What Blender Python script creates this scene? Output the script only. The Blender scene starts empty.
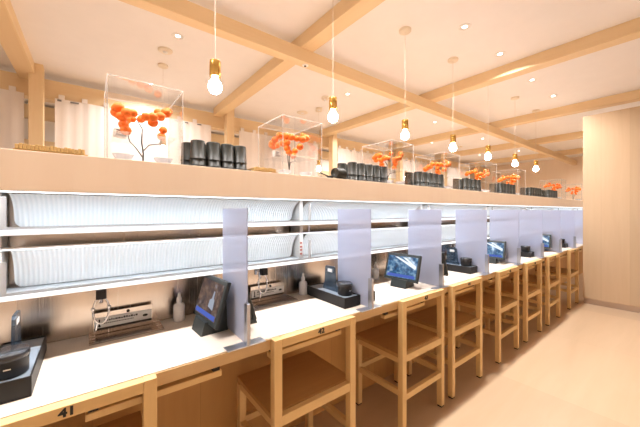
import bpy, bmesh, math, random
from mathutils import Vector, Matrix
random.seed(7)
S = bpy.context.scene
COL = S.collection
EYE = 1.24           # camera height; z below are true heights above the floor
pi = math.pi

# ------------------------------------------------------------------ materials
def new_mat(name):
    m = bpy.data.materials.new(name); m.use_nodes = True
    nt = m.node_tree
    return m, nt, nt.nodes['Principled BSDF']

def plain(name, col, rough=.5, metal=0., spec=.5, bump=0, bscale=200, **kw):
    m, nt, b = new_mat(name)
    b.inputs['Base Color'].default_value = (*col, 1)
    b.inputs['Roughness'].default_value = rough
    b.inputs['Metallic'].default_value = metal
    b.inputs['Specular IOR Level'].default_value = spec
    for k, v in kw.items():
        b.inputs[k].default_value = v
    # faint procedural variation so nothing is a perfectly flat colour
    tc = nt.nodes.new('ShaderNodeTexCoord'); n = nt.nodes.new('ShaderNodeTexNoise')
    n.inputs['Scale'].default_value = 6; n.inputs['Detail'].default_value = 3
    nt.links.new(tc.outputs['Object'], n.inputs['Vector'])
    mx = nt.nodes.new('ShaderNodeMixRGB'); mx.blend_type = 'MULTIPLY'; mx.inputs[0].default_value = .06
    mx.inputs[1].default_value = (*col, 1)
    nt.links.new(n.outputs['Fac'], mx.inputs[2]); nt.links.new(mx.outputs[0], b.inputs['Base Color'])
    if bump:
        n2 = nt.nodes.new('ShaderNodeTexNoise'); n2.inputs['Scale'].default_value = bscale
        bp = nt.nodes.new('ShaderNodeBump'); bp.inputs['Strength'].default_value = bump; bp.inputs['Distance'].default_value = .002
        nt.links.new(tc.outputs['Object'], n2.inputs['Vector'])
        nt.links.new(n2.outputs['Fac'], bp.inputs['Height']); nt.links.new(bp.outputs[0], b.inputs['Normal'])
    return m

def wood(name, c1, c2, axis='X', rough=.45, fine=60., plank=None, contrast=1., spec=.4, coat=0.):
    """grain runs along `axis`; plank = (axis across, width) adds board to board tone steps"""
    m, nt, b = new_mat(name)
    L = nt.links
    tc = nt.nodes.new('ShaderNodeTexCoord')
    mp = nt.nodes.new('ShaderNodeMapping')
    sc = {'X': (1.2, fine * .4, fine * .4), 'Y': (fine * .4, 1.2, fine * .4), 'Z': (fine * .4, fine * .4, 1.2)}[axis]
    mp.inputs['Scale'].default_value = sc
    L.new(tc.outputs['Object'], mp.inputs['Vector'])
    n = nt.nodes.new('ShaderNodeTexNoise'); n.inputs['Scale'].default_value = 1.; n.inputs['Detail'].default_value = 5
    n.inputs['Roughness'].default_value = .6; n.inputs['Distortion'].default_value = .6
    L.new(mp.outputs[0], n.inputs['Vector'])
    r = nt.nodes.new('ShaderNodeValToRGB')
    e = r.color_ramp.elements
    e[0].position = .5 - .28 / contrast; e[1].position = .5 + .28 / contrast
    e[0].color = (*c2, 1); e[1].color = (*c1, 1)
    L.new(n.outputs['Fac'], r.inputs[0])
    out = r.outputs[0]
    if plank:
        ax, w = plank
        sp = nt.nodes.new('ShaderNodeSeparateXYZ'); L.new(tc.outputs['Object'], sp.inputs[0])
        dv = nt.nodes.new('ShaderNodeMath'); dv.operation = 'DIVIDE'; dv.inputs[1].default_value = w
        L.new(sp.outputs[ax], dv.inputs[0])
        fl = nt.nodes.new('ShaderNodeMath'); fl.operation = 'FLOOR'; L.new(dv.outputs[0], fl.inputs[0])
        wn = nt.nodes.new('ShaderNodeTexWhiteNoise'); wn.noise_dimensions = '1D'; L.new(fl.outputs[0], wn.inputs['W'])
        mr = nt.nodes.new('ShaderNodeMapRange'); mr.inputs['To Min'].default_value = .93; mr.inputs['To Max'].default_value = 1.04
        L.new(wn.outputs['Value'], mr.inputs['Value'])
        fr = nt.nodes.new('ShaderNodeMath'); fr.operation = 'FRACT'; L.new(dv.outputs[0], fr.inputs[0])
        lt = nt.nodes.new('ShaderNodeMath'); lt.operation = 'GREATER_THAN'; lt.inputs[1].default_value = .004 / w * .6; L.new(fr.outputs[0], lt.inputs[0])
        mr2 = nt.nodes.new('ShaderNodeMapRange'); mr2.inputs['To Min'].default_value = .82; mr2.inputs['To Max'].default_value = 1.
        L.new(lt.outputs[0], mr2.inputs['Value'])
        mm = nt.nodes.new('ShaderNodeMath'); mm.operation = 'MULTIPLY'; L.new(mr.outputs[0], mm.inputs[0]); L.new(mr2.outputs[0], mm.inputs[1])
        vm = nt.nodes.new('ShaderNodeVectorMath'); vm.operation = 'SCALE'
        L.new(out, vm.inputs[0]); L.new(mm.outputs[0], vm.inputs['Scale'])
        out = vm.outputs[0]
    L.new(out, b.inputs['Base Color'])
    b.inputs['Roughness'].default_value = rough
    b.inputs['Specular IOR Level'].default_value = spec
    b.inputs['Coat Weight'].default_value = coat
    bp = nt.nodes.new('ShaderNodeBump'); bp.inputs['Strength'].default_value = .06; bp.inputs['Distance'].default_value = .002
    L.new(n.outputs['Fac'], bp.inputs['Height']); L.new(bp.outputs[0], b.inputs['Normal'])
    return m

def brushed(name, col, axis='X', rough=.28):
    m, nt, b = new_mat(name); L = nt.links
    tc = nt.nodes.new('ShaderNodeTexCoord'); mp = nt.nodes.new('ShaderNodeMapping')
    mp.inputs['Scale'].default_value = {'X': (2, 200, 200), 'Z': (200, 200, 2)}[axis]
    n = nt.nodes.new('ShaderNodeTexNoise'); n.inputs['Scale'].default_value = 1; n.inputs['Detail'].default_value = 3
    L.new(tc.outputs['Object'], mp.inputs[0]); L.new(mp.outputs[0], n.inputs['Vector'])
    mr = nt.nodes.new('ShaderNodeMapRange'); mr.inputs['To Min'].default_value = rough - .06; mr.inputs['To Max'].default_value = rough + .08
    L.new(n.outputs['Fac'], mr.inputs['Value']); L.new(mr.outputs[0], b.inputs['Roughness'])
    b.inputs['Base Color'].default_value = (*col, 1); b.inputs['Metallic'].default_value = 1
    bp = nt.nodes.new('ShaderNodeBump'); bp.inputs['Strength'].default_value = .03; bp.inputs['Distance'].default_value = .001
    L.new(n.outputs['Fac'], bp.inputs['Height']); L.new(bp.outputs[0], b.inputs['Normal'])
    return m

def emit(name, col, strength):
    m = bpy.data.materials.new(name); m.use_nodes = True; nt = m.node_tree
    nt.nodes.clear()
    o = nt.nodes.new('ShaderNodeOutputMaterial'); e = nt.nodes.new('ShaderNodeEmission')
    e.inputs[0].default_value = (*col, 1); e.inputs[1].default_value = strength
    nt.links.new(e.outputs[0], o.inputs[0]); return m

def clear(name, tint, gloss_max=.5, rough=.03, body=None, body_fac=0., ior=1.45, trans_rough=None):
    """thin clear sheet: straight-through light, fresnel gloss, optional milky body"""
    m = bpy.data.materials.new(name); m.use_nodes = True; nt = m.node_tree; L = nt.links
    nt.nodes.clear()
    o = nt.nodes.new('ShaderNodeOutputMaterial')
    t = nt.nodes.new('ShaderNodeBsdfTransparent'); t.inputs[0].default_value = (*tint, 1)
    base = t
    if trans_rough is not None:
        rf = nt.nodes.new('ShaderNodeBsdfRefraction'); rf.inputs['Roughness'].default_value = trans_rough
        rf.inputs['IOR'].default_value = 1.25; rf.inputs['Color'].default_value = (*tint, 1)
        mx = nt.nodes.new('ShaderNodeMixShader'); mx.inputs[0].default_value = .8
        L.new(t.outputs[0], mx.inputs[1]); L.new(rf.outputs[0], mx.inputs[2]); base = mx
    if body:
        tl = nt.nodes.new('ShaderNodeBsdfTranslucent'); tl.inputs[0].default_value = (*body, 1)
        df = nt.nodes.new('ShaderNodeBsdfDiffuse'); df.inputs[0].default_value = (*body, 1)
        ms = nt.nodes.new('ShaderNodeMixShader'); ms.inputs[0].default_value = .5
        L.new(tl.outputs[0], ms.inputs[1]); L.new(df.outputs[0], ms.inputs[2])
        mb = nt.nodes.new('ShaderNodeMixShader'); mb.inputs[0].default_value = body_fac
        L.new(base.outputs[0], mb.inputs[1]); L.new(ms.outputs[0], mb.inputs[2]); base = mb
    g = nt.nodes.new('ShaderNodeBsdfGlossy'); g.inputs['Roughness'].default_value = rough
    f = nt.nodes.new('ShaderNodeFresnel'); f.inputs[0].default_value = ior
    mn = nt.nodes.new('ShaderNodeMath'); mn.operation = 'MINIMUM'; mn.inputs[1].default_value = gloss_max
    L.new(f.outputs[0], mn.inputs[0])
    mg = nt.nodes.new('ShaderNodeMixShader')
    L.new(mn.outputs[0], mg.inputs[0]); L.new(base.outputs[0], mg.inputs[1]); L.new(g.outputs[0], mg.inputs[2])
    L.new(mg.outputs[0], o.inputs[0]); return m

M = {}
M['ceiling'] = plain('ceiling_paint', (.88, .845, .83), .9)
M['wallpaint'] = plain('wall_paint', (.85, .80, .75), .9)
M['floor'] = wood('floor_wood', (.58, .425, .29), (.53, .385, .25), 'X', .32, 30, plank=(0, 1.22), spec=.4)
M['beam_x'] = wood('beam_wood_long', (.78, .59, .36), (.73, .53, .30), 'X', .55, 45)
M['beam_y'] = wood('beam_wood_cross', (.78, .59, .36), (.73, .53, .30), 'Y', .55, 45)
M['post'] = wood('post_wood', (.78, .59, .36), (.73, .53, .30), 'Z', .55, 45)
M['fascia'] = wood('fascia_wood', (.90, .745, .59), (.86, .69, .53), 'Z', .5, 30)
M['counter'] = wood('counter_wood', (.87, .77, .67), (.83, .72, .61), 'X', .4, 40)
M['counter_edge'] = wood('counter_edge_wood', (.66, .46, .24), (.59, .39, .19), 'X', .5, 45)
M['panel'] = wood('panel_wood', (.60, .35, .13), (.51, .28, .10), 'Z', .55, 25, plank=(0, .40))
M['partition'] = wood('partition_wood', (.57, .425, .285), (.52, .38, .245), 'Z', .42, 40, plank=(1, .26))
M['chair_z'] = wood('chair_wood_upright', (.77, .55, .27), (.69, .47, .21), 'Z', .45, 60)
M['chair_x'] = wood('chair_wood_across', (.77, .55, .27), (.69, .47, .21), 'X', .45, 60)
M['chair_y'] = wood('chair_wood_deep', (.77, .55, .27), (.69, .47, .21), 'Y', .45, 60)
M['seat'] = wood('chair_seat_wood', (.52, .30, .12), (.44, .24, .09), 'X', .42, 45)
M['steel'] = brushed('brushed_steel', (.58, .50, .43), 'Z', .24)
M['steel_post'] = brushed('brushed_steel_light', (.78, .74, .72), 'Z', .3)
M['upright'] = plain('grey_aluminium', (.52, .54, .60), .3, 1.)
M['chrome'] = plain('chrome', (.85, .85, .86), .08, 1.)
M['alu'] = plain('aluminium', (.70, .71, .74), .32, 1.)
M['lanewhite'] = plain('lane_white', (.90, .92, .94), .3)
M['lanegrey'] = plain('lane_groove_grey', (.30, .36, .38), .35)
M['belt'] = plain('belt_grey', (.55, .58, .60), .5)
M['led'] = emit('led_strip', (.86, .93, 1.), 4.)
M['hood'] = plain('ribbed_cover', (.80, .86, .89), .35, 0, .5)
def ribbed(name, c1, c2, period):
    m, nt, b = new_mat(name); L = nt.links
    tc = nt.nodes.new('ShaderNodeTexCoord'); sp = nt.nodes.new('ShaderNodeSeparateXYZ'); L.new(tc.outputs['Object'], sp.inputs[0])
    mu = nt.nodes.new('ShaderNodeMath'); mu.operation = 'MULTIPLY'; mu.inputs[1].default_value = 2*pi/period; L.new(sp.outputs[0], mu.inputs[0])
    cs = nt.nodes.new('ShaderNodeMath'); cs.operation = 'COSINE'; L.new(mu.outputs[0], cs.inputs[0])
    mr = nt.nodes.new('ShaderNodeMapRange'); mr.inputs['From Min'].default_value = -1; L.new(cs.outputs[0], mr.inputs['Value'])
    mx = nt.nodes.new('ShaderNodeMixRGB'); mx.inputs[1].default_value = (*c1, 1); mx.inputs[2].default_value = (*c2, 1)
    L.new(mr.outputs[0], mx.inputs[0]); L.new(mx.outputs[0], b.inputs['Base Color'])
    b.inputs['Roughness'].default_value = .3
    return m
M['hood'] = ribbed('ribbed_cover', (.80, .85, .88), (.88, .91, .93), .013)
M['clear'] = clear('clear_acrylic', (.995, .996, .996), .3, ior=1.25)
M['clearedge'] = clear('acrylic_edge', (.98, .97, .96), .3, body=(.98, .95, .93), body_fac=.35, ior=1.25)
M['frost'] = clear('frosted_partition', (.84, .87, 1.), .45, .10, body=(.80, .84, 1.), body_fac=.48, trans_rough=.28)
M['smoke'] = clear('smoke_acrylic', (.42, .50, .58), .5, .05, body=(.2, .27, .36), body_fac=.25)
M['black'] = plain('black_plastic', (.014, .013, .014), .4, spec=.25)
M['trayblack'] = plain('tray_black', (.018, .017, .018), .45, spec=.3)
M['traytop'] = plain('tray_blue_grey_top', (.30, .36, .43), .25)
M['jarlid'] = plain('jar_lid', (.03, .03, .035), .22)
M['tabframe'] = plain('tablet_frame', (.028, .034, .035), .42, spec=.35)
M['cup'] = plain('black_cup', (.028, .027, .021), .42, spec=.35)
M['cuptray'] = plain('cup_tray_black', (.02, .02, .02), .4)
M['gold'] = plain('brass', (.75, .48, .14), .22, 1.)
M['bulb'] = emit('bulb_glow', (1., .915, .86), 74.)
M['cord'] = plain('white_cord', (.66, .58, .50), .5)
M['canopy'] = plain('canopy_beige', (.80, .70, .56), .5)
M['down'] = emit('downlight_lens', (1., .90, .76), 14.)
M['white'] = plain('white_plastic', (.82, .79, .76), .4)
M['bottle'] = plain('bottle_white', (.86, .86, .88), .3)
M['bottleclear'] = clear('bottle_body', (.94, .95, .97), .4, .08, body=(.92, .92, .95), body_fac=.6)
M['cloth'] = plain('white_cloth', (.86, .79, .74), .9, bump=.2, bscale=400)
M['orange'] = plain('orange_ball', (.95, .19, .008), .6)
M['twig'] = plain('dark_twig', (.05, .045, .045), .6)
M['ink'] = plain('black_ink', (.012, .012, .013), .5)
M['paper'] = plain('white_label', (.85, .84, .82), .5)
M['inkgrey'] = plain('grey_print', (.20, .19, .19), .6)
M['bamboo'] = plain('bamboo_mat', (.70, .46, .18), .6)
M['rubber'] = plain('black_rubber', (.02, .02, .02), .7)
M['dark'] = plain('dark_recess', (.03, .02, .015), .7)
M['steel_dark'] = brushed('steel_basin', (.36, .31, .28), 'X', .22)
M['steel_rim'] = brushed('steel_rim', (.47, .42, .39), 'X', .25)
M['base'] = brushed('steel_skirting', (.55, .45, .38), 'X', .3)

def screen_mat(name, kind):
    m = bpy.data.materials.new(name); m.use_nodes = True; nt = m.node_tree; L = nt.links
    b = nt.nodes['Principled BSDF']
    tc = nt.nodes.new('ShaderNodeTexCoord')
    n = nt.nodes.new('ShaderNodeTexNoise'); n.inputs['Scale'].default_value = 38; n.inputs['Detail'].default_value = 4
    L.new(tc.outputs['Object'], n.inputs['Vector'])
    r = nt.nodes.new('ShaderNodeValToRGB'); L.new(n.outputs['Fac'], r.inputs[0])
    if kind == 'blue':
        cols = [(.30, (.02, .06, .14)), (.48, (.05, .20, .45)), (.6, (.25, .50, .75)), (.72, (.75, .85, .95))]
    else:
        cols = [(.30, (.05, .04, .06)), (.5, (.16, .10, .09)), (.62, (.30, .20, .15)), (.75, (.5, .5, .6))]
    el = r.color_ramp.elements
    el[0].position, el[0].color = cols[0][0], (*cols[0][1], 1)
    el[1].position, el[1].color = cols[-1][0], (*cols[-1][1], 1)
    for p, c in cols[1:-1]:
        x = el.new(p); x.color = (*c, 1)
    b.inputs['Base Color'].default_value = (.01, .01, .012, 1); b.inputs['Roughness'].default_value = .08
    L.new(r.outputs[0], b.inputs['Emission Color']); b.inputs['Emission Strength'].default_value = .55 if kind == 'blue' else .4
    return m
M['screen_photo'] = screen_mat('screen_photo', 'brown')
M['screen_blue'] = screen_mat('screen_menu', 'blue')
M['bar_blue'] = emit('screen_bar_blue', (.10, .16, .60), .8)
M['bar_white'] = emit('screen_stripe_white', (.85, .92, 1.), 1.)

# ------------------------------------------------------------------ mesh building
class MB:
    def __init__(s): s.v = []; s.f = []; s.sm = []
    def add(s, vs, fs, smooth=False, mat=None):
        o = len(s.v)
        s.v += [tuple(mat @ Vector(v)) if mat else tuple(v) for v in vs]
        for f in fs: s.f.append([i + o for i in f]); s.sm.append(smooth)
        return s
    def box(s, x0, x1, y0, y1, z0, z1, bev=0, mat=None):
        bm = bmesh.new()
        vs = [bm.verts.new(p) for p in ((x0,y0,z0),(x1,y0,z0),(x1,y1,z0),(x0,y1,z0),(x0,y0,z1),(x1,y0,z1),(x1,y1,z1),(x0,y1,z1))]
        for f in ((3,2,1,0),(4,5,6,7),(0,1,5,4),(1,2,6,5),(2,3,7,6),(3,0,4,7)): bm.faces.new([vs[i] for i in f])
        if bev: bmesh.ops.bevel(bm, geom=bm.edges[:] + bm.verts[:], offset=bev, segments=2, affect='EDGES', profile=.5)
        bm.verts.index_update()
        s.add([v.co[:] for v in bm.verts], [[v.index for v in f.verts] for f in bm.faces], False, mat)
        bm.free(); return s
    def lathe(s, prof, n=24, c=(0,0,0), mat=None, smooth=True, sx=1., sy=1.):
        vs = []; fs = []
        for r, z in prof:
            for k in range(n):
                a = 2*pi*k/n; vs.append((c[0]+sx*r*math.cos(a), c[1]+sy*r*math.sin(a), c[2]+z))
        for i in range(len(prof)-1):
            for k in range(n):
                k2 = (k+1) % n
                fs.append((i*n+k, i*n+k2, (i+1)*n+k2, (i+1)*n+k))
        s.add(vs, fs, smooth, mat)
        if prof[0][0] > 1e-6: s.add(vs[:n], [list(range(n))[::-1]], False, mat)
        if prof[-1][0] > 1e-6: s.add(vs[-n:], [list(range(n))], False, mat)
        return s
    def tube(s, pts, r, n=8, closed=False):
        pts = [Vector(p) for p in pts]; vs = []; fs = []; N = len(pts)
        ref = Vector((.13, .27, .95)).normalized()
        for i, p in enumerate(pts):
            if closed: d = pts[(i+1) % N] - pts[i-1]
            else: d = pts[min(i+1, N-1)] - pts[max(i-1, 0)]
            d.normalize(); a = d.cross(ref)
            if a.length < .05: a = d.cross(Vector((1, 0, 0)))
            a.normalize(); b = d.cross(a)
            rr = r[i] if isinstance(r, (list, tuple)) else r
            for k in range(n):
                t = 2*pi*k/n; vs.append(tuple(p + a*math.cos(t)*rr + b*math.sin(t)*rr))
        for i in range(N if closed else N-1):
            j = (i+1) % N
            for k in range(n): fs.append((i*n+k, i*n+(k+1) % n, j*n+(k+1) % n, j*n+k))
        s.add(vs, fs, True)
        if not closed:
            s.add(vs[:n], [list(range(n))]); s.add(vs[-n:], [list(range(n))[::-1]])
        return s
    def sphere(s, c, r, n=14, m=9, sz=1.):
        prof = [(max(1e-7, r*math.sin(pi*i/m)), -r*sz*math.cos(pi*i/m)) for i in range(m+1)]
        return s.lathe(prof, n, c)
    def extrude(s, poly, y0, y1, axis='Y', smooth=False):
        """closed 2D polygon pushed along an axis; poly coords are the two other axes in order"""
        n = len(poly)
        def P(a, b, t): return {'Y': (a, t, b), 'X': (t, a, b), 'Z': (a, b, t)}[axis]
        vs = [P(a, b, y0) for a, b in poly] + [P(a, b, y1) for a, b in poly]
        fs = [[i, (i+1) % n, n+(i+1) % n, n+i] for i in range(n)]
        s.add(vs, fs, smooth); s.add(vs, [list(range(n))[::-1], list(range(n, 2*n))]); return s
    def build(s, name, mat, parent=None):
        me = bpy.data.meshes.new(name); me.from_pydata(s.v, [], s.f)
        me.polygons.foreach_set('use_smooth', s.sm)
        bm = bmesh.new(); bm.from_mesh(me); bmesh.ops.recalc_face_normals(bm, faces=bm.faces[:]); bm.to_mesh(me); bm.free()
        me.materials.append(mat); me.update()
        o = bpy.data.objects.new(name, me); COL.objects.link(o)
        if parent: o.parent = parent
        return o

def tag(o, label=None, cat=None, group=None, kind=None):
    if label: o['label'] = label
    if cat: o['category'] = cat
    if group: o['group'] = group
    if kind: o['kind'] = kind
    return o
def thing(name, label, cat, loc=(0,0,0), rz=0, group=None):
    o = bpy.data.objects.new(name, None); COL.objects.link(o); o.empty_display_size = .05
    o.location = loc; o.rotation_euler = (0, 0, rz); return tag(o, label, cat, group)
def copy_tree(o, parent=None):
    c = o.copy(); COL.objects.link(c)
    if parent: c.parent = parent
    for ch in KIDS.get(o.name, [x for x in bpy.data.objects if x.parent == o]): copy_tree(ch, c)
    return c
KIDS = {}
def struct(name, mb, mat): return tag(mb.build(name, mat), kind='structure')
def text_mb(txt, size, depth=.0006, bold=.0):
    cu = bpy.data.curves.new('glyphs', 'FONT'); cu.body = txt; cu.size = size; cu.extrude = depth; cu.offset = bold
    cu.align_x = 'CENTER'; cu.align_y = 'CENTER'; cu.resolution_u = 4
    o = bpy.data.objects.new('glyphs', cu); COL.objects.link(o)
    dg = bpy.context.evaluated_depsgraph_get(); dg.update()
    me = o.evaluated_get(dg).to_mesh()
    vs = [v.co[:] for v in me.vertices]; fs = [list(p.vertices) for p in me.polygons]
    o.evaluated_get(dg).to_mesh_clear(); bpy.data.objects.remove(o); bpy.data.curves.remove(cu)
    return vs, fs
ORD = ['first','second','third','fourth','fifth','sixth','seventh','eighth','ninth','tenth','eleventh','twelfth']

# ------------------------------------------------------------------ room
XL, XR, YF, YB, H = -2.2, 10.6, -2.8, 5.7, 2.74
struct('floor', MB().box(XL, XR, YF, YB, -.08, 0), M['floor'])
struct('ceiling', MB().box(XL, XR, YF, YB, H, H+.1), M['ceiling'])
struct('wall_back', MB().box(XL, XR, YB, YB+.1, 0, H), M['wallpaint'])
struct('wall_front', MB().box(XL, XR, YF-.1, YF, 0, H), M['wallpaint'])
struct('wall_left', MB().box(XL-.1, XL, YF, YB, 0, H), M['wallpaint'])
struct('wall_right', MB().box(XR, XR+.1, YF, YB, 0, H), M['fascia'])
tn = [0]
def trim(mb, mat):
    tn[0] += 1; return struct('trim_%d' % tn[0], mb, mat)
zb = EYE + 1.276; zc_ = EYE + 1.389
trim(MB().box(XL, XR, 2.067, 2.158, zb, zc_, .003), M['beam_x'])                      # long ceiling beam
for x0, x1 in ((-.60,-.46), (1.40,1.53), (3.345,3.475), (5.33,5.465), (7.26,7.40), (9.2,9.34)):
    trim(MB().box(x0, x1, YF, 4.34, zc_, H, .003), M['beam_y'])                      # cross beams
trim(MB().box(XL, XR, 4.34, 4.46, EYE+1.215, EYE+1.43, .003), M['beam_x'])           # beam carrying the curtains
for x in (-.45, 1.575, 3.545, 5.52, 7.45, 9.4):
    trim(MB().box(x-.055, x+.055, 4.12, 4.232, 0, H, .003), M['post'])
trim(MB().box(XL, XR, 5.62, YB, EYE+.86, EYE+.98, .003), M['beam_x'])
trim(MB().box(XL, XR, 5.62, YB, EYE+1.28, EYE+1.46, .003), M['beam_x'])

# wooden partition closing the aisle at the far end
pw = thing('partition_wall', 'pale wood-grain partition wall closing the aisle past the last chair', 'partition', (5.24, 0, 0))
MB().box(0, .12, YF, .962, .07, 2.512, .002).build('board', M['partition'], pw)
tag(MB().box(.006, .114, YF, .955, 0, .07).build('kick_plate', M['base'], pw), 'brushed metal kick plate')

# ------------------------------------------------------------------ counter
CT = .742                    # worktop height
CX0, CX1 = -1.7, 8.4
ct = thing('counter', 'long pale wood counter running under the conveyor lanes', 'counter')
MB().box(CX0, CX1, 1.030, 1.505, CT-.004, CT).build('worktop', M['counter'], ct)
MB().box(CX0, CX1, 1.026, 1.505, CT-.045, CT-.004, .001).build('edge_board', M['counter_edge'], ct)
MB().box(CX0, CX1, 1.43, 1.50, 0, CT-.045).build('front_panel', M['panel'], ct)
SEAT0, PITCH = .115, .662
for n in range(-1, 9):
    xm = SEAT0 + PITCH*n + (.06 if n == 0 else -.03 if n == 1 else 0)
    r = MB().box(xm-.19, xm+.19, 1.040, 1.070, CT-.088, CT-.066, .003).build('bag_rail', M['chair_x'], ct)
    for s in (-1, 1): MB().box(xm+s*.172-.012, xm+s*.172+.012, 1.043, 1.067, CT-.067, CT-.045).build('bracket', M['dark'], r)
# power boxes on the panel below the counter
for x, w in ((1.37, 'third'), (2.62, 'fifth')):
    t = thing('outlet_box', 'small black outlet box low on the panel behind the %s chair from the left' % w, 'outlet box', (x, 1.43, .20))
    MB().box(-.05, .05, -.03, 0, 0, .10, .004).build('body', M['black'], t)
    MB().tube([(0, -.012, .10), (.0, -.015, .2), (.01, -.012, .35), (.01, -.008, .495)], .004, 6).build('cable', M['black'], t)

# ------------------------------------------------------------------ chairs
def make_chair():
    W, D = .216, .37
    t = thing('dining_chair', 'x', 'chair')
    pw_, pd = .035, .034
    def leg(x0, x1, y0, y1, z1):
        l = MB().box(x0, x1, y0, y1, .010, z1, .002).build('leg', M['chair_z'], t)
        MB().box(x0+.003, x1-.003, y0+.003, y1-.003, 0, .010).build('foot_pad', M['rubber'], l)
    leg(-W, -W+pw_, 0, pd, CT+.001); leg(W-pw_, W, 0, pd, CT+.001)
    leg(-W, -W+.034, D-.034, D, .42); leg(W-.034, W, D-.034, D, .42)
    r = MB().box(-W+pw_, W-pw_, -.0001, .0335, CT-.033, CT+.0005, .002).build('top_rail', M['chair_x'], t)
    # seat frame
    MB().box(-W+pw_, W-pw_, .002, .028, .402, .442, .002).build('apron', M['chair_x'], t)
    MB().box(-W+.034, W-.034, D-.028, D-.004, .402, .420, .002).build('apron', M['chair_x'], t)
    for s in (-1, 1):
        x0, x1 = sorted((s*(W-.004), s*(W-.028)))
        MB().box(x0, x1, pd, D-.034, .395, .424, .002).build('apron', M['chair_y'], t)
    bm = MB().box(-W+.001, W-.001, .0365, D+.004, .425, .447, .003)
    bm.box(-W+pw_+.001, W-pw_-.001, .0285, .0365, .425, .447)
    bm.build('seat', M['seat'], t)
    MB().box(-W+pw_, W-pw_, .004, .030, .190, .224, .002).build('stretcher', M['chair_x'], t)
    for s in (-1, 1):
        x0, x1 = sorted((s*(W-.006), s*(W-.030)))
        MB().box(x0, x1, pd, D-.034, .212, .244, .002).build('stretcher', M['chair_y'], t)
    MB().box(-W+.034, W-.034, D-.030, D-.006, .228, .258, .002).build('stretcher', M['chair_x'], t)
    return t, r
chair0, rail0 = make_chair()
chairs = [(-.062, 1.000, 0, 41), (.766, 1.000, 0, 42), (1.556, 1.0, .004, 43), (2.088, 1.0, -.006, 44),
          (2.822, 1.0, .004, 45), (3.445, 1.0, -.004, 46), (4.105, 1.0, 0, 47), (4.965, 1.0, 0, 48)]
clab = {41: 'honey-wood chair marked 41, tucked in at the near end of the counter',
        42: 'honey-wood chair marked 42 on its top rail, tucked under the counter',
        43: 'honey-wood chair tucked in beside the second frosted partition, third along the counter',
        44: 'honey-wood chair standing almost against the third chair, fourth along the counter',
        45: 'honey-wood chair, fifth along the counter, just past the fourth frosted partition',
        46: 'honey-wood chair tucked under the counter, third from the wood partition wall',
        47: 'honey-wood chair tucked under the counter, second from the wood partition wall',
        48: 'honey-wood chair tucked under the counter next to the wood partition wall'}
for i, (x, y, rz, num) in enumerate(chairs):
    c = chair0 if i == 0 else copy_tree(chair0)
    c.location = (x, y-.009, 0); c.rotation_euler.z = rz
    tag(c, clab[num], 'chair', 'chairs tucked under the counter')
for c, num in zip([o for o in bpy.data.objects if o.name.split('.')[0] == 'dining_chair'], [q[3] for q in chairs]):
    pass
def kids(o): return [x for x in bpy.data.objects if x.parent == o]
by_x = {round(q[0], 3): q[3] for q in chairs}
for c in [o for o in list(bpy.data.objects) if o.name.split('.')[0] == 'dining_chair']:
    num = by_x[round(c.location.x, 3)]
    rail = [k for k in kids(c) if k.name.split('.')[0] == 'top_rail'][0]
    vs, fs = text_mb(str(num), .030, .0005, .0012)
    off = {41: .012, 42: .010}.get(num, .01)
    MB().add(vs, fs, False, Matrix.Translation((off, -.0007, CT-.0165)) @ Matrix.Rotation(pi/2, 4, 'X') @ Matrix.Scale(1.15, 4, (1, 0, 0))).build('number', M['ink'], rail)

# ------------------------------------------------------------------ steel wall, lanes and covers
JOINTS = [-1.43, -.23, .967, 2.16, 3.36, 4.56, 5.76, 6.96, 8.16]
LX0, LX1 = -1.6, 8.3
sb = tag(MB().box(LX0, LX1, 1.507, 1.53, 0, EYE+.165).build('steel_backsplash', M['steel'], None),
         'brushed steel backsplash behind the counter and the two lanes', 'backsplash')
Z1, Z2 = EYE-.060, EYE-.270
def lane(name, z, label, th):
    t = thing(name, label, 'conveyor lane', (0, 0, z))
    MB().box(LX0, LX1, 1.345, 1.505, -.016, -.004).build('deck', M['lanewhite'], t)
    MB().box(LX0, LX1, 1.385, 1.470, -.004, .001).build('belt', M['belt'], t)
    MB().extrude([(1.345, -th), (1.328, -th), (1.329, -th+.004), (1.336, 0), (1.345, 0)], LX0, LX1, 'X').build('front_rail', M['lanewhite'], t)
    g = MB()
    for y in (1.347, 1.359, 1.371): g.box(LX0, LX1, y, y+.008, -.004, .0015)
    g.build('groove', M['lanegrey'], t)
    MB().box(LX0, LX1, 1.341, 1.344, 0, .009).build('glass_lip', M['clearedge'], t)
    return t
l1 = lane('conveyor_lane', Z1, 'upper white conveyor lane under the wooden shelf', .018)
l2 = lane('conveyor_lane', Z2, 'lower white conveyor lane just above the taps', .014)
# covers: scooped ribbed sheets
def cover(w, zt, zbm):
    """sheet leaning from the front edge above to the rear of the belt below, ribs up the sheet"""
    y0, y1 = 1.350, 1.458; N = 12
    prof = []
    for i in range(N+1):
        a = (pi/2)*i/N
        prof.append((y0+(y1-y0)*math.sin(a), zbm+(zt-zbm)*math.cos(a)))
    cols = int(w/.013)*5
    m = MB(); vs = []; fs = []
    for j in range(cols+1):
        x = w*j/cols; rib = .0016*math.cos(2*pi*x/.013)
        # rounded lower corners
        for i, (y, z) in enumerate(prof):
            t = i/N; edge = min(x, w-x)
            zz = z
            R = .022
            if edge < R: zz = max(z, zbm + R - math.sqrt(max(0, R*R-(R-edge)**2)))
            vs.append((x, y-rib, zz-rib*.4))
    for j in range(cols):
        for i in range(N): fs.append((j*(N+1)+i, j*(N+1)+i+1, (j+1)*(N+1)+i+1, (j+1)*(N+1)+i))
    m.add(vs, fs, True)
    o2 = len(m.v)
    m.add([(x, y+.003, z) for x, y, z in vs], [f[::-1] for f in fs], True)
    return m
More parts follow.
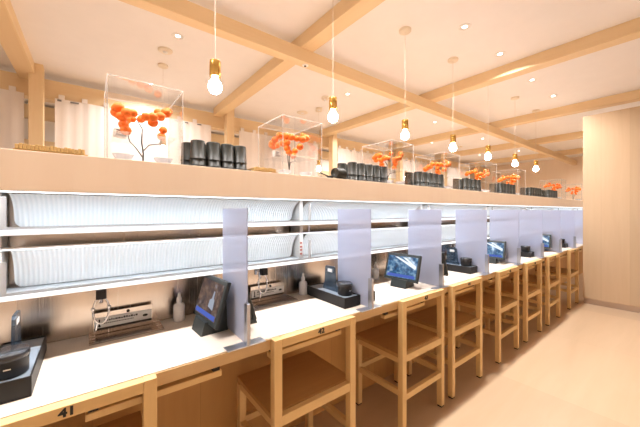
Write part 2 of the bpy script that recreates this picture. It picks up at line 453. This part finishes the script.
for lane_i, (zt, zm, nm) in enumerate(((EYE+.056, Z1+.004, 'upper'), (EYE-.118, Z2+.004, 'lower'))):
    proto = None
    for k in range(len(JOINTS)-1):
        w = 1.2-.068
        if proto is None:
            proto = cover(w, zt, zm).build('ribbed_cover', M['hood']); o = proto
        else:
            o = proto.copy(); COL.objects.link(o)
        o.location = (JOINTS[k]+.018, 0, 0)
        tag(o, '%s ribbed translucent lane cover, %s' % (nm, ['out past the near end of the counter', 'first section behind seats 41 and 42', 'second section, behind the second and third frosted partitions', 'third section along the counter', 'fourth section along the counter', 'fifth section along the counter', 'sixth section along the counter', 'last section at the far end'][k]), 'lane cover', '%s lane covers' % nm)
# LED strips and their light
LED = []
def light_strip(y, z, parent, pz, hang):
    m = MB().box(LX0, LX1, y-.007, y+.007, z-pz, z-pz+.006)
    for x in JOINTS:
        if hang: m.box(x-.004, x+.004, y-.004, y+.004, z-pz+.006, z-pz+hang)
    h = m.build('light_strip', M['alu'], parent)
    tag(MB().box(LX0, LX1, y-.005, y+.005, z-pz-.003, z-pz).build('diffuser', M['led'], h), 'glowing white diffuser')
    LED.append((y, z-.005))
light_strip(1.350, Z1-.063, l1, Z1, .047)
# dividing posts between the cover sections
for k, x in enumerate(JOINTS[1:-1]):
    lab = ['divider post at the near end beside the first ribbed cover', 'divider post behind the second frosted partition',
           'divider post behind the third frosted partition', 'divider post behind the fifth frosted partition', 'divider post behind the sixth frosted partition',
           'divider post behind the eighth frosted partition', 'divider post past the last frosted partition'][k]
    t = thing('lane_divider', 'pale ' + lab, 'divider post', (x, 0, 0), 0, 'divider posts between lane covers')
    for z0, z1 in ((Z1+.002, EYE+.064), (Z2+.002, Z1-.024)):
        MB().box(-.028, -.004, 1.40, 1.500, z0, z1, .002).build('post', M['white'], t)
        MB().box(-.002, .015, 1.348, 1.352, z0, min(z1, z0+.105), .001).build('clear_bracket', M['clearedge'], t)
    d = MB()
    for zz in (.02, .042, .06, .082): d.box(-.026, -.012, 1.3985, 1.3998, Z2+zz, Z2+zz+.010)
    d.build('sticker', plain('sticker_red%d' % k, (.45, .12, .10), .5), t)

# ------------------------------------------------------------------ wooden shelf over the lanes
sh = thing('overhead_shelf', 'thick pale wood shelf board over the conveyor lanes', 'shelf', (0, 0, EYE))
MB().box(LX0, LX1, 1.300, 1.312, .064, .191, .0015).build('fascia', M['fascia'], sh)
MB().box(LX0, LX1, 1.312, 1.95, .166, .190).build('board', M['fascia'], sh)
MB().box(LX0, LX1, 1.93, 1.95, -.5, .166).build('rear_panel', M['fascia'], sh)
light_strip(1.320, EYE+.062, sh, EYE, 0)
ST = EYE+.191

# ------------------------------------------------------------------ frosted partitions
PX_ = [(.455+.670*n) for n in range(-1, 9)]
plab = ['frosted partition at the near end beside the big black tray', 'frosted partition with a steel foot between chairs 41 and 42, beside the leaning tablet']
names_p = ['second','third','fourth','fifth','sixth','seventh','eighth','last']
for n, x in enumerate(PX_):
    if n == 0: continue
    lab = plab[n] if n < 2 else '%s frosted partition along the counter, %s' % (names_p[n-2], 'between two black trays' if n % 2 == 0 else 'between two back-to-back tablets')
    t = thing('frosted_partition', lab, 'partition', (x, 1.018, CT), 0, 'frosted counter partitions')
    MB().box(-.0025, .0025, .008, .262, .004, .508, .0008).build('sheet', M['frost'], t)
    m = MB(); m.box(-.078, .070, -.006, .040, 0, .004, .001)
    m.build('foot_plate', M['alu'], t)
    m = MB().box(-.0065, -.003, -.003, .022, .004, .155, .001).box(.003, .0065, -.003, .022, .004, .155, .001).box(-.0065, .0065, -.005, -.001, .004, .155, .001)
    m.build('upright', M['upright'], t)

# ------------------------------------------------------------------ tablets
def make_tablet(w, h, kind):
    t = thing('tablet', 'x', 'tablet')
    # body: local x across the screen, y = backwards, z up; origin on the counter under the screen
    T = Matrix.Translation((0, 0, .052)) @ Matrix.Rotation(-math.radians(17), 4, 'X')
    b = MB().box(-w/2-.012, w/2+.012, 0, .018, -.010, h+.012, .004, T).build('body', M['tabframe'], t)
    tag(MB().box(-w/2+.004, w/2-.004, -.0012, 0, .008, h-.006, 0, T).build('screen', M['screen_photo' if kind == 'photo' else 'screen_blue'], b), 'lit touch screen')
    m = MB()
    m.box(-w/2+.012, w/2-.012, -.0018, -.0012, .012, .030, 0, T).build('menu_bar', M['bar_blue'], b)
    m = MB()
    if kind != 'photo':
        for k in (0, 1):
            q = [(-.06+.05*k, h-.012), (-.035+.05*k, h-.012), (w/2-.012, .062-.030*k+.03), (w/2-.012, .040-.030*k+.03)]
            if k == 1: q = [(-.0, h-.012), (.022, h-.012), (w/2-.010, h-.062), (w/2-.010, h-.078)]
            m.add([(a, -.0018, c) for a, c in q], [(0, 1, 2, 3)], False, T)
    else:
        q = [(.012, .052), (.062, .045), (.058, .085), (.048, .090), (.044, .118), (.034, .118), (.030, .088), (.014, .080)]
        m.add([(a, -.0018, c) for a, c in q], [list(range(8))], False, T)
    m.build('screen_picture', M['bar_white'] if kind != 'photo' else M['inkpic'], b)
    # stand wedge
    s = MB().extrude([(-.030, 0), (.084, 0), (.078, .02), (.074, .165), (.060, .178), (.030, .075), (.012, .050), (-.014, .052)], -.055, .055, 'X')
    s.build('stand', M['tabframe'], t)
    return t
M['inkpic'] = emit('screen_bottle_picture', (.42, .46, .55), .8)
tp = make_tablet(.222, .160, 'photo'); tb = make_tablet(.222, .155, 'blue')
used = {tp: 0, tb: 0}
def put_tablet(proto, x, y, rz, label):
    o = proto if not used[proto] else copy_tree(proto)
    used[proto] += 1
    o.location = (x, y, CT); o.rotation_euler.z = rz
    tag(o, label, 'tablet', 'ordering tablets on the counter')
yaw = -math.radians(86)      # screen width runs in depth, screen faces the seat to its left
tab_at = [(1, .366, 1.262, tp, -math.radians(86)), (3, 1.600, 1.205, tb, -math.radians(83.5)), (5, None, 1.23, tb, -math.radians(82)), (7, None, 1.22, tb, -math.radians(84))]
for n, xx, yy, pr, ya in tab_at:
    x = PX_[n]
    nm = {1: 'first', 3: 'third', 5: 'fifth', 7: 'seventh'}[n]
    if xx is None: xx = x-.115
    desc = {1: 'dark tablet showing a brown picture, leaning back beside chair 41', 3: 'dark tablet with a bright blue screen before the third frosted partition',
            5: 'dark tablet with a blue screen in front of the fifth frosted partition', 7: 'dark tablet in front of the seventh frosted partition'}[n]
    put_tablet(pr, xx, yy, ya, desc)
    put_tablet(tb, 2*x-xx + (.012 if n == 1 else 0), yy, pi-ya if False else pi+ya+math.radians(-8), 'dark tablet seen from behind, on the far side of the %s frosted partition' % nm)

# ------------------------------------------------------------------ black trays with jar and handle board
def make_tray():
    t = thing('condiment_tray', 'x', 'tray')
    w, d, h = .055, .165, .055
    m = MB().box(-w, w, -d, d, 0, .006, .002)
    m.box(-w, -w+.004, -d, d, .006, h).box(w-.004, w, -d, d, .006, h).box(-w+.004, w-.004, -d, -d+.004, .006, h).box(-w+.004, w-.004, d-.004, d, .006, h)
    m.build('box', M['trayblack'], t)
    tag(MB().box(-w+.004, w-.004, -d+.004, d-.004, h-.010, h-.004).build('lid', M['traytop'], t), 'glossy blue-grey lid')
    # upright smoke board with finger hole
    pts = []
    for y, z in ((.062, 0), (.062, .012), (.050, .030)): pts.append((y, z))
    R = .014
    for k in range(7):
        a = pi/2*k/6; pts.append((.042-R+R*math.cos(a), .136-R+R*math.sin(a)))
    pts2 = [(-y, z) for y, z in reversed(pts)]
    tag(MB().extrude([(y+.015, z+h-.004) for y, z in pts+pts2], -.004, .004, 'X').build('handle_board', M['smoke'], t), 'smoky clear upright board')
    tag(MB().box(-.0046, .0046, -.005, .035, h+.098, h+.117, .002).build('board_label', M['paper'], t), 'white label on the board')
    return t
def make_jar():
    t = thing('spice_jar', 'x', 'jar')
    MB().lathe([(.033, 0), (.037, .003), (.0375, .046)], 32, sx=1, sy=1.12).build('body', M['black'], t)
    l = MB().lathe([(.0375, .046), (.0395, .0475), (.0395, .060), (.037, .064), (.0001, .0645)], 32, sx=1, sy=1.12).build('lid', M['jarlid'], t)
    MB().box(-.007, .007, -.0432, -.0419, .026, .029).build('marking', M['alu'], t)
    return t
tr0 = make_tray(); jr0 = make_jar(); first = [True]
nm_p = {0: 'near-end', 2: 'second', 4: 'fourth', 6: 'sixth', 8: 'eighth'}
for n in (0, 2, 4, 6, 8):
    for s in (-1, 1):
        if n == 0 and s == -1: continue
        x = PX_[n] + s*.0585
        if n == 0: x = -.183
        side = 'in front of' if s == -1 else 'behind'
        tl = 'black condiment tray with smoky board, %s the %s frosted partition' % (side, nm_p[n])
        jl = 'black round jar on the tray %s the %s frosted partition' % (side, nm_p[n])
        if n == 0:
            tl = 'large black condiment tray at the near end of the counter by chair 41'; jl = 'black round jar on the tray nearest the viewer, beside chair 41'
        o = tr0 if first[0] else copy_tree(tr0); j = jr0 if first[0] else copy_tree(jr0); first[0] = False
        o.location = (x, 1.264, CT); tag(o, tl, 'tray', 'black condiment trays')
        j.location = (x-s*.006 + (.012 if n == 0 else 0), 1.165 if n else 1.160, CT+.051); tag(j, jl, 'jar', 'black jars on the trays')

# ------------------------------------------------------------------ sinks, taps, bottles
def make_sink():
    t = thing('drain_sink', 'x', 'sink')       # origin: centre of front edge, on the worktop
    w, d = .125, .125
    m = MB()
    m.box(-w, w, 0, .016, 0, .003).box(-w, w, d-.010, d, 0, .003).box(-w, -w+.020, .016, d-.010, 0, .003).box(w-.020, w, .016, d-.010, 0, .003)
    m.build('rim', M['steel_rim'], t)
    MB().box(-w+.020, w-.020, .016, d-.010, .0005, .0015).build('grate', M['steel_dark'], t)
    b = MB().box(-w+.012, w-.028, d-.026, d-.020, .003, .088, .001).build('back_plate', M['steel'], t)
    d2 = d-.0265
    tag(MB().box(-w+.016, w-.034, d2-.004, d2-.001, .028, .068, .0005).build('notice', M['paper'], b), 'white printed notice')
    k = MB(); random.seed(3)
    y = d2-.0046
    k.box(-w+.030, -w+.035, y, y+.0006, .034, .062)                     # thermometer sign
    k.lathe([(.0045, -.0003), (.0045, .0003)], 12, mat=Matrix.Translation((-w+.0325, y+.0003, .035)) @ Matrix.Rotation(pi/2, 4, 'X'))
    x = -w+.048
    while x < w-.085:                                                  # line of small characters
        ww = random.uniform(.004, .008); k.box(x, x+ww, y, y+.0006, .052, .052+random.uniform(.005, .009))
        x += ww+.0022
    x = -w+.048
    while x < w-.10:
        ww = random.uniform(.002, .005); k.box(x, x+ww, y, y+.0006, .042, .0455); x += ww+.002
    k.lathe([(.010, -.0003), (.010, .0003)], 16, mat=Matrix.Translation((w-.058, y+.0003, .047)) @ Matrix.Rotation(pi/2, 4, 'X') @ Matrix.Scale(.55, 4, (0, 1, 0)))
    k.build('lettering', M['ink'], b)
    MB().box(-w+.016, w-.034, d2-.004, d2-.001, .0185, .0275).build('dark_strip', M['dark'], b)
    MB().sphere((0.005, d2-.002, .077), .006, 10, 6).build('sensor', M['black'], b)
    return t
def make_tap():
    t = thing('hot_water_tap', 'x', 'tap')     # origin: under the lane rail
    MB().box(-.016, .016, -.014, .016, -.034, 0, .003).build('push_lever', M['black'], t)
    m = MB()
    m.tube([(0, .016, -.018), (0, .050, -.020), (0, .085, -.020)], .009, 10)
    m.tube([(0, .085, -.004), (0, .085, -.045)], .013, 12)
    m.tube([(0, .050, -.020), (0, .050, -.045), (0, .044, -.060)], .0075, 10)
    m.build('body', M['chrome'], t)
    r = MB().tube([(.024*math.cos(a), .012+.004*math.sin(a), -.080+.048*math.sin(a)) for a in [2*pi*k/20 for k in range(20)]], .0035, 8, True)
    r.sphere((-.024, .012, -.072), .007, 10, 6).sphere((.024, .012, -.070), .007, 10, 6)
    r.tube([(-.012, .012, -.124), (-.016, .012, -.15)], .0035, 8)
    r.build('cup_guard', M['chrome'], t)
    return t
def make_bottle():
    t = thing('spray_bottle', 'x', 'bottle')
    MB().lathe([(.022, 0), (.025, .003), (.025, .066), (.021, .076), (.010, .082), (.010, .088)], 20).build('body', M['bottle'], t)
    MB().lathe([(.011, .086), (.012, .088), (.011, .104), (.007, .108), (.0065, .124), (.003, .127)], 16).build('cap', M['bottle'], t)
    return t
sk0, tap0, bt0 = make_sink(), make_tap(), make_bottle()
names_s = ['first','second','third','fourth','fifth','sixth','seventh','eighth']
for n in range(8):
    xb = PITCH*n
    sk = sk0 if n == 0 else copy_tree(sk0); tp_ = tap0 if n == 0 else copy_tree(tap0); bt = bt0 if n == 0 else copy_tree(bt0)
    where = ['behind seat 41', 'behind seat 42'][n] if n < 2 else 'at the %s seat along the counter' % names_s[n]
    sk.location = (.116+xb+(.01 if n else 0), 1.380, CT); tag(sk, 'shallow steel drain with white printed notice, ' + where, 'sink', 'steel drains set in the counter')
    tp_.location = (.027+xb, 1.352, Z2-.020); tag(tp_, 'chrome tap with black lever under the lower lane, ' + where, 'tap', 'hot-water taps')
    bt.location = (.313+PITCH*n+(.02 if n == 1 else 0), 1.448, CT); tag(bt, 'small white pump bottle against the steel backsplash, ' + where, 'bottle', 'white pump bottles')

# ------------------------------------------------------------------ cups on trays on the shelf
def make_cup(): 
    return MB().lathe([(.0330, 0), (.0345, .0012), (.0345, .0035), (.0328, .0045), (.0298, .078), (.0285, .082), (.0275, .082), (.0265, .0795), (.0001, .079)], 24)
cup_me = make_cup().build('tea_cup', M['cup'])
COL.objects.unlink(cup_me)
groups = [(.367, 4, .0635, 'first'), (1.300, 5, .072, 'second'), (2.01, 5, .078, 'third'), (2.76, 4, .085, 'fourth'), (3.56, 5, .085, 'fifth'), (4.48, 5, .085, 'sixth'), (5.22, 5, .085, 'seventh')]
for gx, cnt, pt, gn in groups:
    ty = 1.343
    tr = tag(MB().box(gx-.058, gx+pt*(cnt-1)+.042, 1.304, 1.304+.15, 0, .004, .001).build('cup_tray', M['cuptray']), 'flat black tray under the %s row of cups on the shelf' % gn, 'tray', 'flat trays under the cups')
    tr.location.z = ST
    for row in (0, 1):
        for k in range(cnt):
            x = gx+pt*k - .022*row + random.uniform(-.002, .002); y = ty+.072*row
            for lvl in (0, 1):
                o = cup_me.copy(); COL.objects.link(o); o.name = 'tea_cup'
                o.location = (x, y, ST+.004+.029*lvl); o.rotation_euler.z = random.uniform(0, 6)
                tag(o, '%s black cup, %s stack, %s line of the %s cup tray' % (('lower', 'upper')[lvl], ORD[k], ('front', 'rear')[row], gn), 'cup', 'black tea cups stacked on the shelf')
# one cup lying on its side left of the second group
o = cup_me.copy(); COL.objects.link(o); o.name = 'tea_cup'
o.location = (1.215, 1.342, ST+.0346); o.rotation_euler = (0, -pi/2+.02, .25); tag(o, 'black cup lying on its side at the start of the second cup tray', 'cup', 'black tea cups stacked on the shelf')
# small dark scoop beside it
t = thing('tea_scoop', 'grey scoop resting beside the tipped cup on the shelf', 'scoop', (1.115, 1.335, ST))
MB().lathe([(.0001, .002), (.018, .004), (.024, .012), (.025, .016), (.023, .016), (.017, .008), (.0001, .006)], 16).build('bowl', M['tabframe'], t)
MB().tube([(-.022, 0, .014), (-.05, 0, .022), (-.085, 0, .03)], [.004, .0035, .004], 8).build('handle', M['tabframe'], t)

# bamboo strips
for x0, x1, lab in ((-.190, -.015, 'low woven bamboo strip on the shelf by the nearest wooden post'), (.615, .735, 'low woven bamboo strip on the shelf past the first cups')):
    t = thing('bamboo_strip', lab, 'bamboo mat', ((x0+x1)/2, 1.303, ST))
    m = MB(); n = int((x1-x0)/.009)
    for k in range(n):
        xx = x0-(x0+x1)/2+.009*k
        m.box(xx, xx+.0084, 0, .10, .0045, .019 + .0012*((k*7) % 4), .001)
    m.build('slat_mat', M['bamboo'], t)
    MB().box(-(x1-x0)/2-.004, (x1-x0)/2+.004, .004, .012, 0, .0045).box(-(x1-x0)/2-.004, (x1-x0)/2+.004, .088, .096, 0, .0045).build('binding', M['bamboo'], t)

# ------------------------------------------------------------------ clear cases with orange branches
def make_case(w, d, h):
    t = thing('display_case', 'x', 'display case')
    th = .003
    for x0, x1, y0, y1 in ((0, w, 0, th), (0, w, d-th, d), (0, th, th, d-th), (w-th, w, th, d-th)):
        MB().box(x0, x1, y0, y1, 0, h-th).build('pane', M['clear'], t)
    MB().box(0, w, 0, d, h-th, h).build('pane', M['clear'], t)
    m = MB(); e = .0015
    for x in (0, w):
        for y in (0, d): m.box(x-e, x+e, y-e, y+e, 0, h)
    for y in (0, d): m.box(0, w, y-e, y+e, h-e, h+e)
    for x in (0, w): m.box(x-e, x+e, 0, d, h-e, h+e)
    m.build('edges', M['clearedge'], t)
    tag(MB().box(.02, w-.02, .02, d-.02, .118, .121).build('inner_shelf', M['clear'], t), 'clear shelf inside the case')
    return t
def make_branch(seed):
    rnd = random.Random(seed)
    t = thing('orange_branch', 'x', 'branch')
    m = MB()
    m.tube([(0, 0, 0), (.004, .003, .06), (-.004, .0, .11), (.0, .004, .17), (-.02, .02, .215)], [.004, .0035, .003, .003, .002], 7)
    m.tube([(0, 0, .045), (-.03, -.01, .08), (-.055, -.02, .10), (-.085, -.03, .20)], [.003, .0025, .002, .0018], 6)
    m.tube([(0, 0, .07), (.03, .01, .105), (.07, .0, .115), (.095, .02, .18)], [.003, .0025, .002, .0018], 6)
    m.lathe([(.03, 0), (.03, .004), (.004, .008)], 16)
    ring = []
    for k in range(16):
        a = 2*pi*k/18+.6 + rnd.uniform(-.06, .06)
        ring.append((.098*math.cos(a), .105*math.sin(a), .235+.028*math.sin(a*1.0+seed)+.02*math.cos(2*a)+rnd.uniform(-.006, .006)))
    m.tube(ring, .0018, 5)
    m.build('twig', M['twig'], t)
    pts = ring + [(-.088, -.035, .195), (-.08, -.03, .165), (.09, .012, .185), (.085, .02, .155), (-.075, -.04, .14), (.02, -.06, .19)]
    for p in pts:
        r = rnd.uniform(.0165, .022)
        MB().lathe([(max(1e-6, r*math.sin(pi*i/8)), -r*.92*math.cos(pi*i/8)) for i in range(9)], 12, p).build('orange_ball', M['orange'], t)
    return t
cw, cd, chh = .262, .29, .32
cs0 = make_case(cw, cd, chh)
br = [make_branch(1), make_branch(2)]
bu = [0, 0]
cases = [.045, .800, 1.70, 2.41, 3.22, 4.09, 5.95, 7.25]
nmc = ['nearest the viewer', 'second along the shelf', 'third along the shelf', 'fourth along the shelf', 'fifth along the shelf', 'sixth along the shelf', 'seventh along the shelf', 'last along the shelf']
wh = ['nearest', 'second', 'third', 'fourth', 'fifth', 'sixth', 'seventh', 'last']
dish = MB().lathe([(.018, 0), (.019, .004), (.036, .032), (.037, .036), (.034, .036), (.017, .008), (.0001, .008)], 24).build('glass_dish', M['bottleclear'])
blk = None
for k, x in enumerate(cases):
    c = cs0 if k == 0 else copy_tree(cs0)
    c.location = (x, 1.352, ST); tag(c, 'clear acrylic display case on the shelf, ' + nmc[k], 'display case', 'clear display cases')
    i = k % 2
    b = br[i] if not bu[i] else copy_tree(br[i]); bu[i] = 1
    b.location = (x+cw/2, 1.352+cd/2, ST); b.rotation_euler.z = [0.2, .5, -.2, .2, 0, .3, .1, .2][k]
    tag(b, 'dark twig strung with a loop of orange balls inside the %s case' % wh[k], 'branch', 'orange branches in the cases')
    for q, (dx, dy) in enumerate(((.055, .07), (.20, .075))):
        dd = dish if (k == 0 and q == 0) else dish.copy()
        if dd is not dish: COL.objects.link(dd)
        dd.location = (x+dx, 1.352+dy, ST+.0005); tag(dd, 'small clear dish under the %s of the %s orange branch' % (('left side', 'right side')[q], wh[k]), 'dish', 'dishes in the cases')

# printed grey packets standing in the cases
pk = None
for k, x in enumerate(cases[:4]):
    if pk is None:
        pk = thing('paper_packet', 'x', 'packet')
        MB().box(-.022, .022, -.012, .012, 0, .036, .002).build('box', M['paper'], pk)
        MB().box(-.019, .019, -.0126, -.012, .006, .014).box(-.019, .004, -.0126, -.012, .018, .022).box(-.019, .012, -.0126, -.012, .026, .031).build('print', M['inkgrey'], pk); o = pk
    else: o = copy_tree(pk)
    o.location = (x+.05, 1.352+.16, ST+.1215); o.rotation_euler.z = .3
    tag(o, 'small white packet with grey print on the inner shelf of the %s case' % wh[k], 'packet', 'packets in the cases')

# ------------------------------------------------------------------ curtains at the back
def curtain(x0, x1, label):
    t = thing('door_curtain', label, 'curtain', ((x0+x1)/2, 4.318, 0), 0, 'white door curtains')
    w = x1-x0; n = 60; m = MB(); vs = []; zt = EYE+1.235; zbm = .55
    for j in range(n+1):
        x = -w/2+w*j/n
        for i in range(9):
            z = zt+(zbm-zt)*i/8
            vs.append((x, .006*math.sin(x*26)*(.3+i/8)+.004*math.sin(x*61+i*.3), z))
    fs = [(j*9+i, j*9+i+1, j*9+i+10, j*9+i+9) for j in range(n) for i in range(8)]
    m.add(vs, fs, True)
    m.add([(x, y+.004, z) for x, y, z in vs], [f[::-1] for f in fs], True)
    m.build('cloth', M['cloth'], t)
    rnd = random.Random(int(x0*100)); x = -w/2+.03
    while x < w/2-.06:
        MB().box(x, x+.05, -.008, .012, zt-.005, zt+.045).build('hanging_tab', M['cloth'], t); x += .20
    x = -w/2+.02
    while x < w/2-.1:
        ww = rnd.uniform(.03, .09)
        if rnd.random() < .5: MB().box(x, x+ww, -.0135, -.0125, zt-.035+rnd.uniform(0, .012), zt-.020+rnd.uniform(0, .01)).build('printed_mark', M['inkgrey'], t)
        x += ww+rnd.uniform(.03, .12)
    return t
for x0, x1, lab in ((-2.1, -.56, 'white door curtain left of the nearest wooden post'), (-.32, 1.36, 'white door curtain hanging behind the nearest display case'),
                    (1.78, 3.30, 'white door curtain hanging behind the second display case'), (3.78, 5.30, 'white door curtain hanging behind the third display case'),
                    (5.75, 7.25, 'white door curtain, fourth right of the nearest post'), (7.68, 9.2, 'white door curtain at the far end of the back beam')):
    curtain(x0, x1, lab)

# ------------------------------------------------------------------ pendant lamps and ceiling fittings
def make_pendant(drop):
    t = thing('pendant_lamp', 'x', 'pendant lamp')     # origin: ceiling
    MB().lathe([(.048, 0), (.048, -.018), (.044, -.022), (.0001, -.022)], 28).build('canopy', M['canopy'], t)
    MB().tube([(0, 0, -.02), (0, 0, -drop)], .0016, 6).build('cord', M['cord'], t)
    MB().lathe([(.008, -drop+.004), (.0265, -drop), (.027, -drop-.004), (.027, -drop-.078), (.024, -drop-.080), (.0001, -drop-.080)], 24).build('socket', M['gold'], t)
    z = -drop-.082
    b = MB().lathe([(.015, z+.004), (.016, z-.010), (.022, z-.017), (.030, z-.030), (.033, z-.045), (.0315, z-.059), (.025, z-.071), (.014, z-.079), (.0001, z-.082)], 24)
    tag(b.build('bulb', M['bulb'], t), 'glowing round bulb')
    return t
pd0 = make_pendant(1.5-.752)
front = [.489, 1.265, 2.046, 2.819, 3.606, 4.416, 5.23]
rear = [(.577, 3.375), (2.66, 3.46), (4.75, 3.44), (6.75, 3.40)]
wp = ['nearest the viewer', 'second in the front row', 'third in the front row', 'fourth in the front row', 'fifth in the front row', 'sixth in the front row', 'nearest the partition wall']
for k, x in enumerate(front):
    p = pd0 if k == 0 else copy_tree(pd0)
    p.location = (x, 1.49, H); tag(p, 'brass pendant lamp with a bare bulb over the shelf, ' + wp[k], 'pendant lamp', 'pendant lamps over the shelf')
for k, (x, y) in enumerate(rear):
    p = copy_tree(pd0); p.location = (x, y, H); tag(p, 'brass pendant lamp in the rear row beyond the long beam, %s of four' % ORD[k], 'pendant lamp', 'pendant lamps in the rear row')

def make_down():
    t = thing('downlight', 'x', 'downlight')
    MB().lathe([(.050, 0), (.050, -.003), (.040, -.004), (.038, -.001)], 28).build('trim_ring', M['white'], t)
    tag(MB().lathe([(.0385, -.0005), (.0001, -.0015)], 28).build('lens', M['down'], t), 'glowing lens')
    return t
dl0 = make_down()
dl = [(2.40, 1.17, 1), (3.08, 1.165, 1), (3.98, 1.17, 1), (4.75, 1.165, 1), (7.0, 1.17, 1), (.583, 2.74, 1), (2.59, 2.76, 1), (4.57, 2.73, 1), (6.4, 2.75, 1), (8.4, 2.75, 1),
      (1.65, 1.17, 0), (.85, 1.17, 0), (.0, 1.17, 0), (-.9, 1.17, 0), (.551, 3.967, 1), (3.7, 3.6, 1), (5.9, 3.6, 1), (8.2, 3.6, 1), (6.4, -.4, 1), (8.3, -.4, 1), (9.8, 1.17, 1), (.5, 5.0, 1), (2.6, 5.0, 1), (4.7, 5.0, 1), (6.8, 5.0, 1)]  # those past the partition, by the end wall and behind the curtains are added fill
back = [(x, y) for y in (-2.2,) for x in (-1.2, .2, 1.6, 3., 4.4)]  # unseen aisle lamps, added for soft bounce from behind the camera
POW = 16.
def lamp(name, x, y, power, col=(1., .955, .92), size=.075, spread=150):
    l = bpy.data.lights.new(name, 'AREA'); l.shape = 'DISK'; l.size = size; l.energy = power; l.color = col; l.spread = math.radians(spread)
    o = bpy.data.objects.new(name, l); COL.objects.link(o); o.location = (x, y, H-.006); return o
place = ['first of the front ceiling row, nearest', 'second in the front ceiling row', 'third in the front ceiling row', 'fourth in the front ceiling row', 'far end of the front ceiling row',
         'rear ceiling row, nearest, beside the round sensor', 'rear ceiling row, second', 'rear ceiling row, third', 'rear ceiling row, fourth', 'rear ceiling row, fifth',
         'above the second chair, overhead', 'over chair 42, overhead', 'over chair 41, overhead', 'overhead at the near end of the counter',
         'above the nearest display case at the back', 'back row beyond the second case', 'back row beyond the third case', 'back row at the far end', 'added fill behind the partition wall, nearer one', 'added fill behind the partition wall, farther one', 'added fill before the far end wall', 'added fill behind the curtains, nearest', 'added fill behind the curtains, second', 'added fill behind the curtains, third', 'added fill behind the curtains, fourth']
for k, (x, y, _) in enumerate(dl):
    d = dl0 if k == 0 else copy_tree(dl0)
    d.location = (x, y, H); tag(d, 'round glowing ceiling downlight, ' + place[k], 'downlight', 'round ceiling downlights')
    lamp('downlight_and_fill', x, y, POW)
for k, (x, y) in enumerate(back):
    d = copy_tree(dl0); d.location = (x, y, H)
    tag(d, 'added unseen fill downlight over the aisle, %s of the %s aisle row' % (ORD[k % 5], ('first', 'second')[k//5]), 'downlight', 'added aisle fill lights')
    lamp('downlight_and_fill', x, y, POW*.6, spread=75)
# round detectors
def fitting(name, x, y, r, h, lab, cat, zz=H):
    t = thing(name, lab, cat, (x, y, zz))
    MB().lathe([(r, 0), (r, -h*.6), (r*.8, -h), (.0001, -h)], 28).build('housing', M['canopy'], t)
    MB().lathe([(r*.35, -h), (r*.3, -h*1.5), (.0001, -h*1.6)], 16).build('sensor_head', M['white'], t)
fitting('smoke_detector', .54, 3.05, .062, .018, 'flat round detector on the ceiling in front of the rear pendant canopy', 'detector')
fitting('smoke_detector', 2.43, 3.02, .05, .035, 'round detector on the ceiling beside the second pendant socket', 'detector')
fitting('ceiling_speaker', 2.53, 3.70, .085, .010, 'flat round ceiling speaker above the second display case', 'speaker')
fitting('smoke_detector', 2.62, 3.40, .05, .025, 'small round detector on the ceiling beside the flat speaker', 'detector')
t = thing('beam_sensor', 'tiny round sensor with a dark centre under the long beam', 'sensor', (1.475, 2.113, zb))
MB().lathe([(.028, 0), (.028, -.004), (.022, -.007), (.0001, -.007)], 24).build('ring', M['white'], t)
MB().lathe([(.011, -.007), (.009, -.012), (.0001, -.0125)], 16).build('eye', M['dark'], t)

# lane light: strips of cool light along each section
for y, z in LED:
    for k in range(len(JOINTS)-1):
        l = bpy.data.lights.new('lane_strip_light', 'AREA'); l.shape = 'RECTANGLE'; l.size = 1.16; l.size_y = .010
        l.energy = 2.1 if z > EYE else 1.1; l.color = (.81, .90, 1.)
        o = bpy.data.objects.new('lane_strip_light', l); COL.objects.link(o)
        o.location = (JOINTS[k]+.6, y, z)
        o.rotation_euler = (math.radians(0 if z > EYE else 10), 0, 0)

# ------------------------------------------------------------------ world, camera, view
w = bpy.data.worlds.new('World'); S.world = w; w.use_nodes = True
w.node_tree.nodes['Background'].inputs[0].default_value = (1, .85, .7, 1); w.node_tree.nodes['Background'].inputs[1].default_value = .3
F = 294.
cam = bpy.data.cameras.new('camera'); cam.sensor_width = 36; cam.lens = 36*F/640; cam.clip_start = .02
cam.shift_y = (211-213.5)/640*1.0
co = bpy.data.objects.new('camera', cam); COL.objects.link(co)
a = math.atan(379/F)
co.location = (0, 0, EYE); co.rotation_euler = (pi/2, 0, -(pi/2-a))
S.camera = co
S.view_settings.view_transform = 'Standard'; S.view_settings.look = 'None'; S.view_settings.gamma = 1; S.view_settings.use_curve_mapping = False
S.view_settings.exposure = .15
S.cycles.max_bounces = 10; S.cycles.diffuse_bounces = 5; S.cycles.glossy_bounces = 4; S.cycles.transparent_max_bounces = 24; S.cycles.transmission_bounces = 8
S.cycles.caustics_reflective = False; S.cycles.caustics_refractive = False; S.cycles.sample_clamp_indirect = 4.
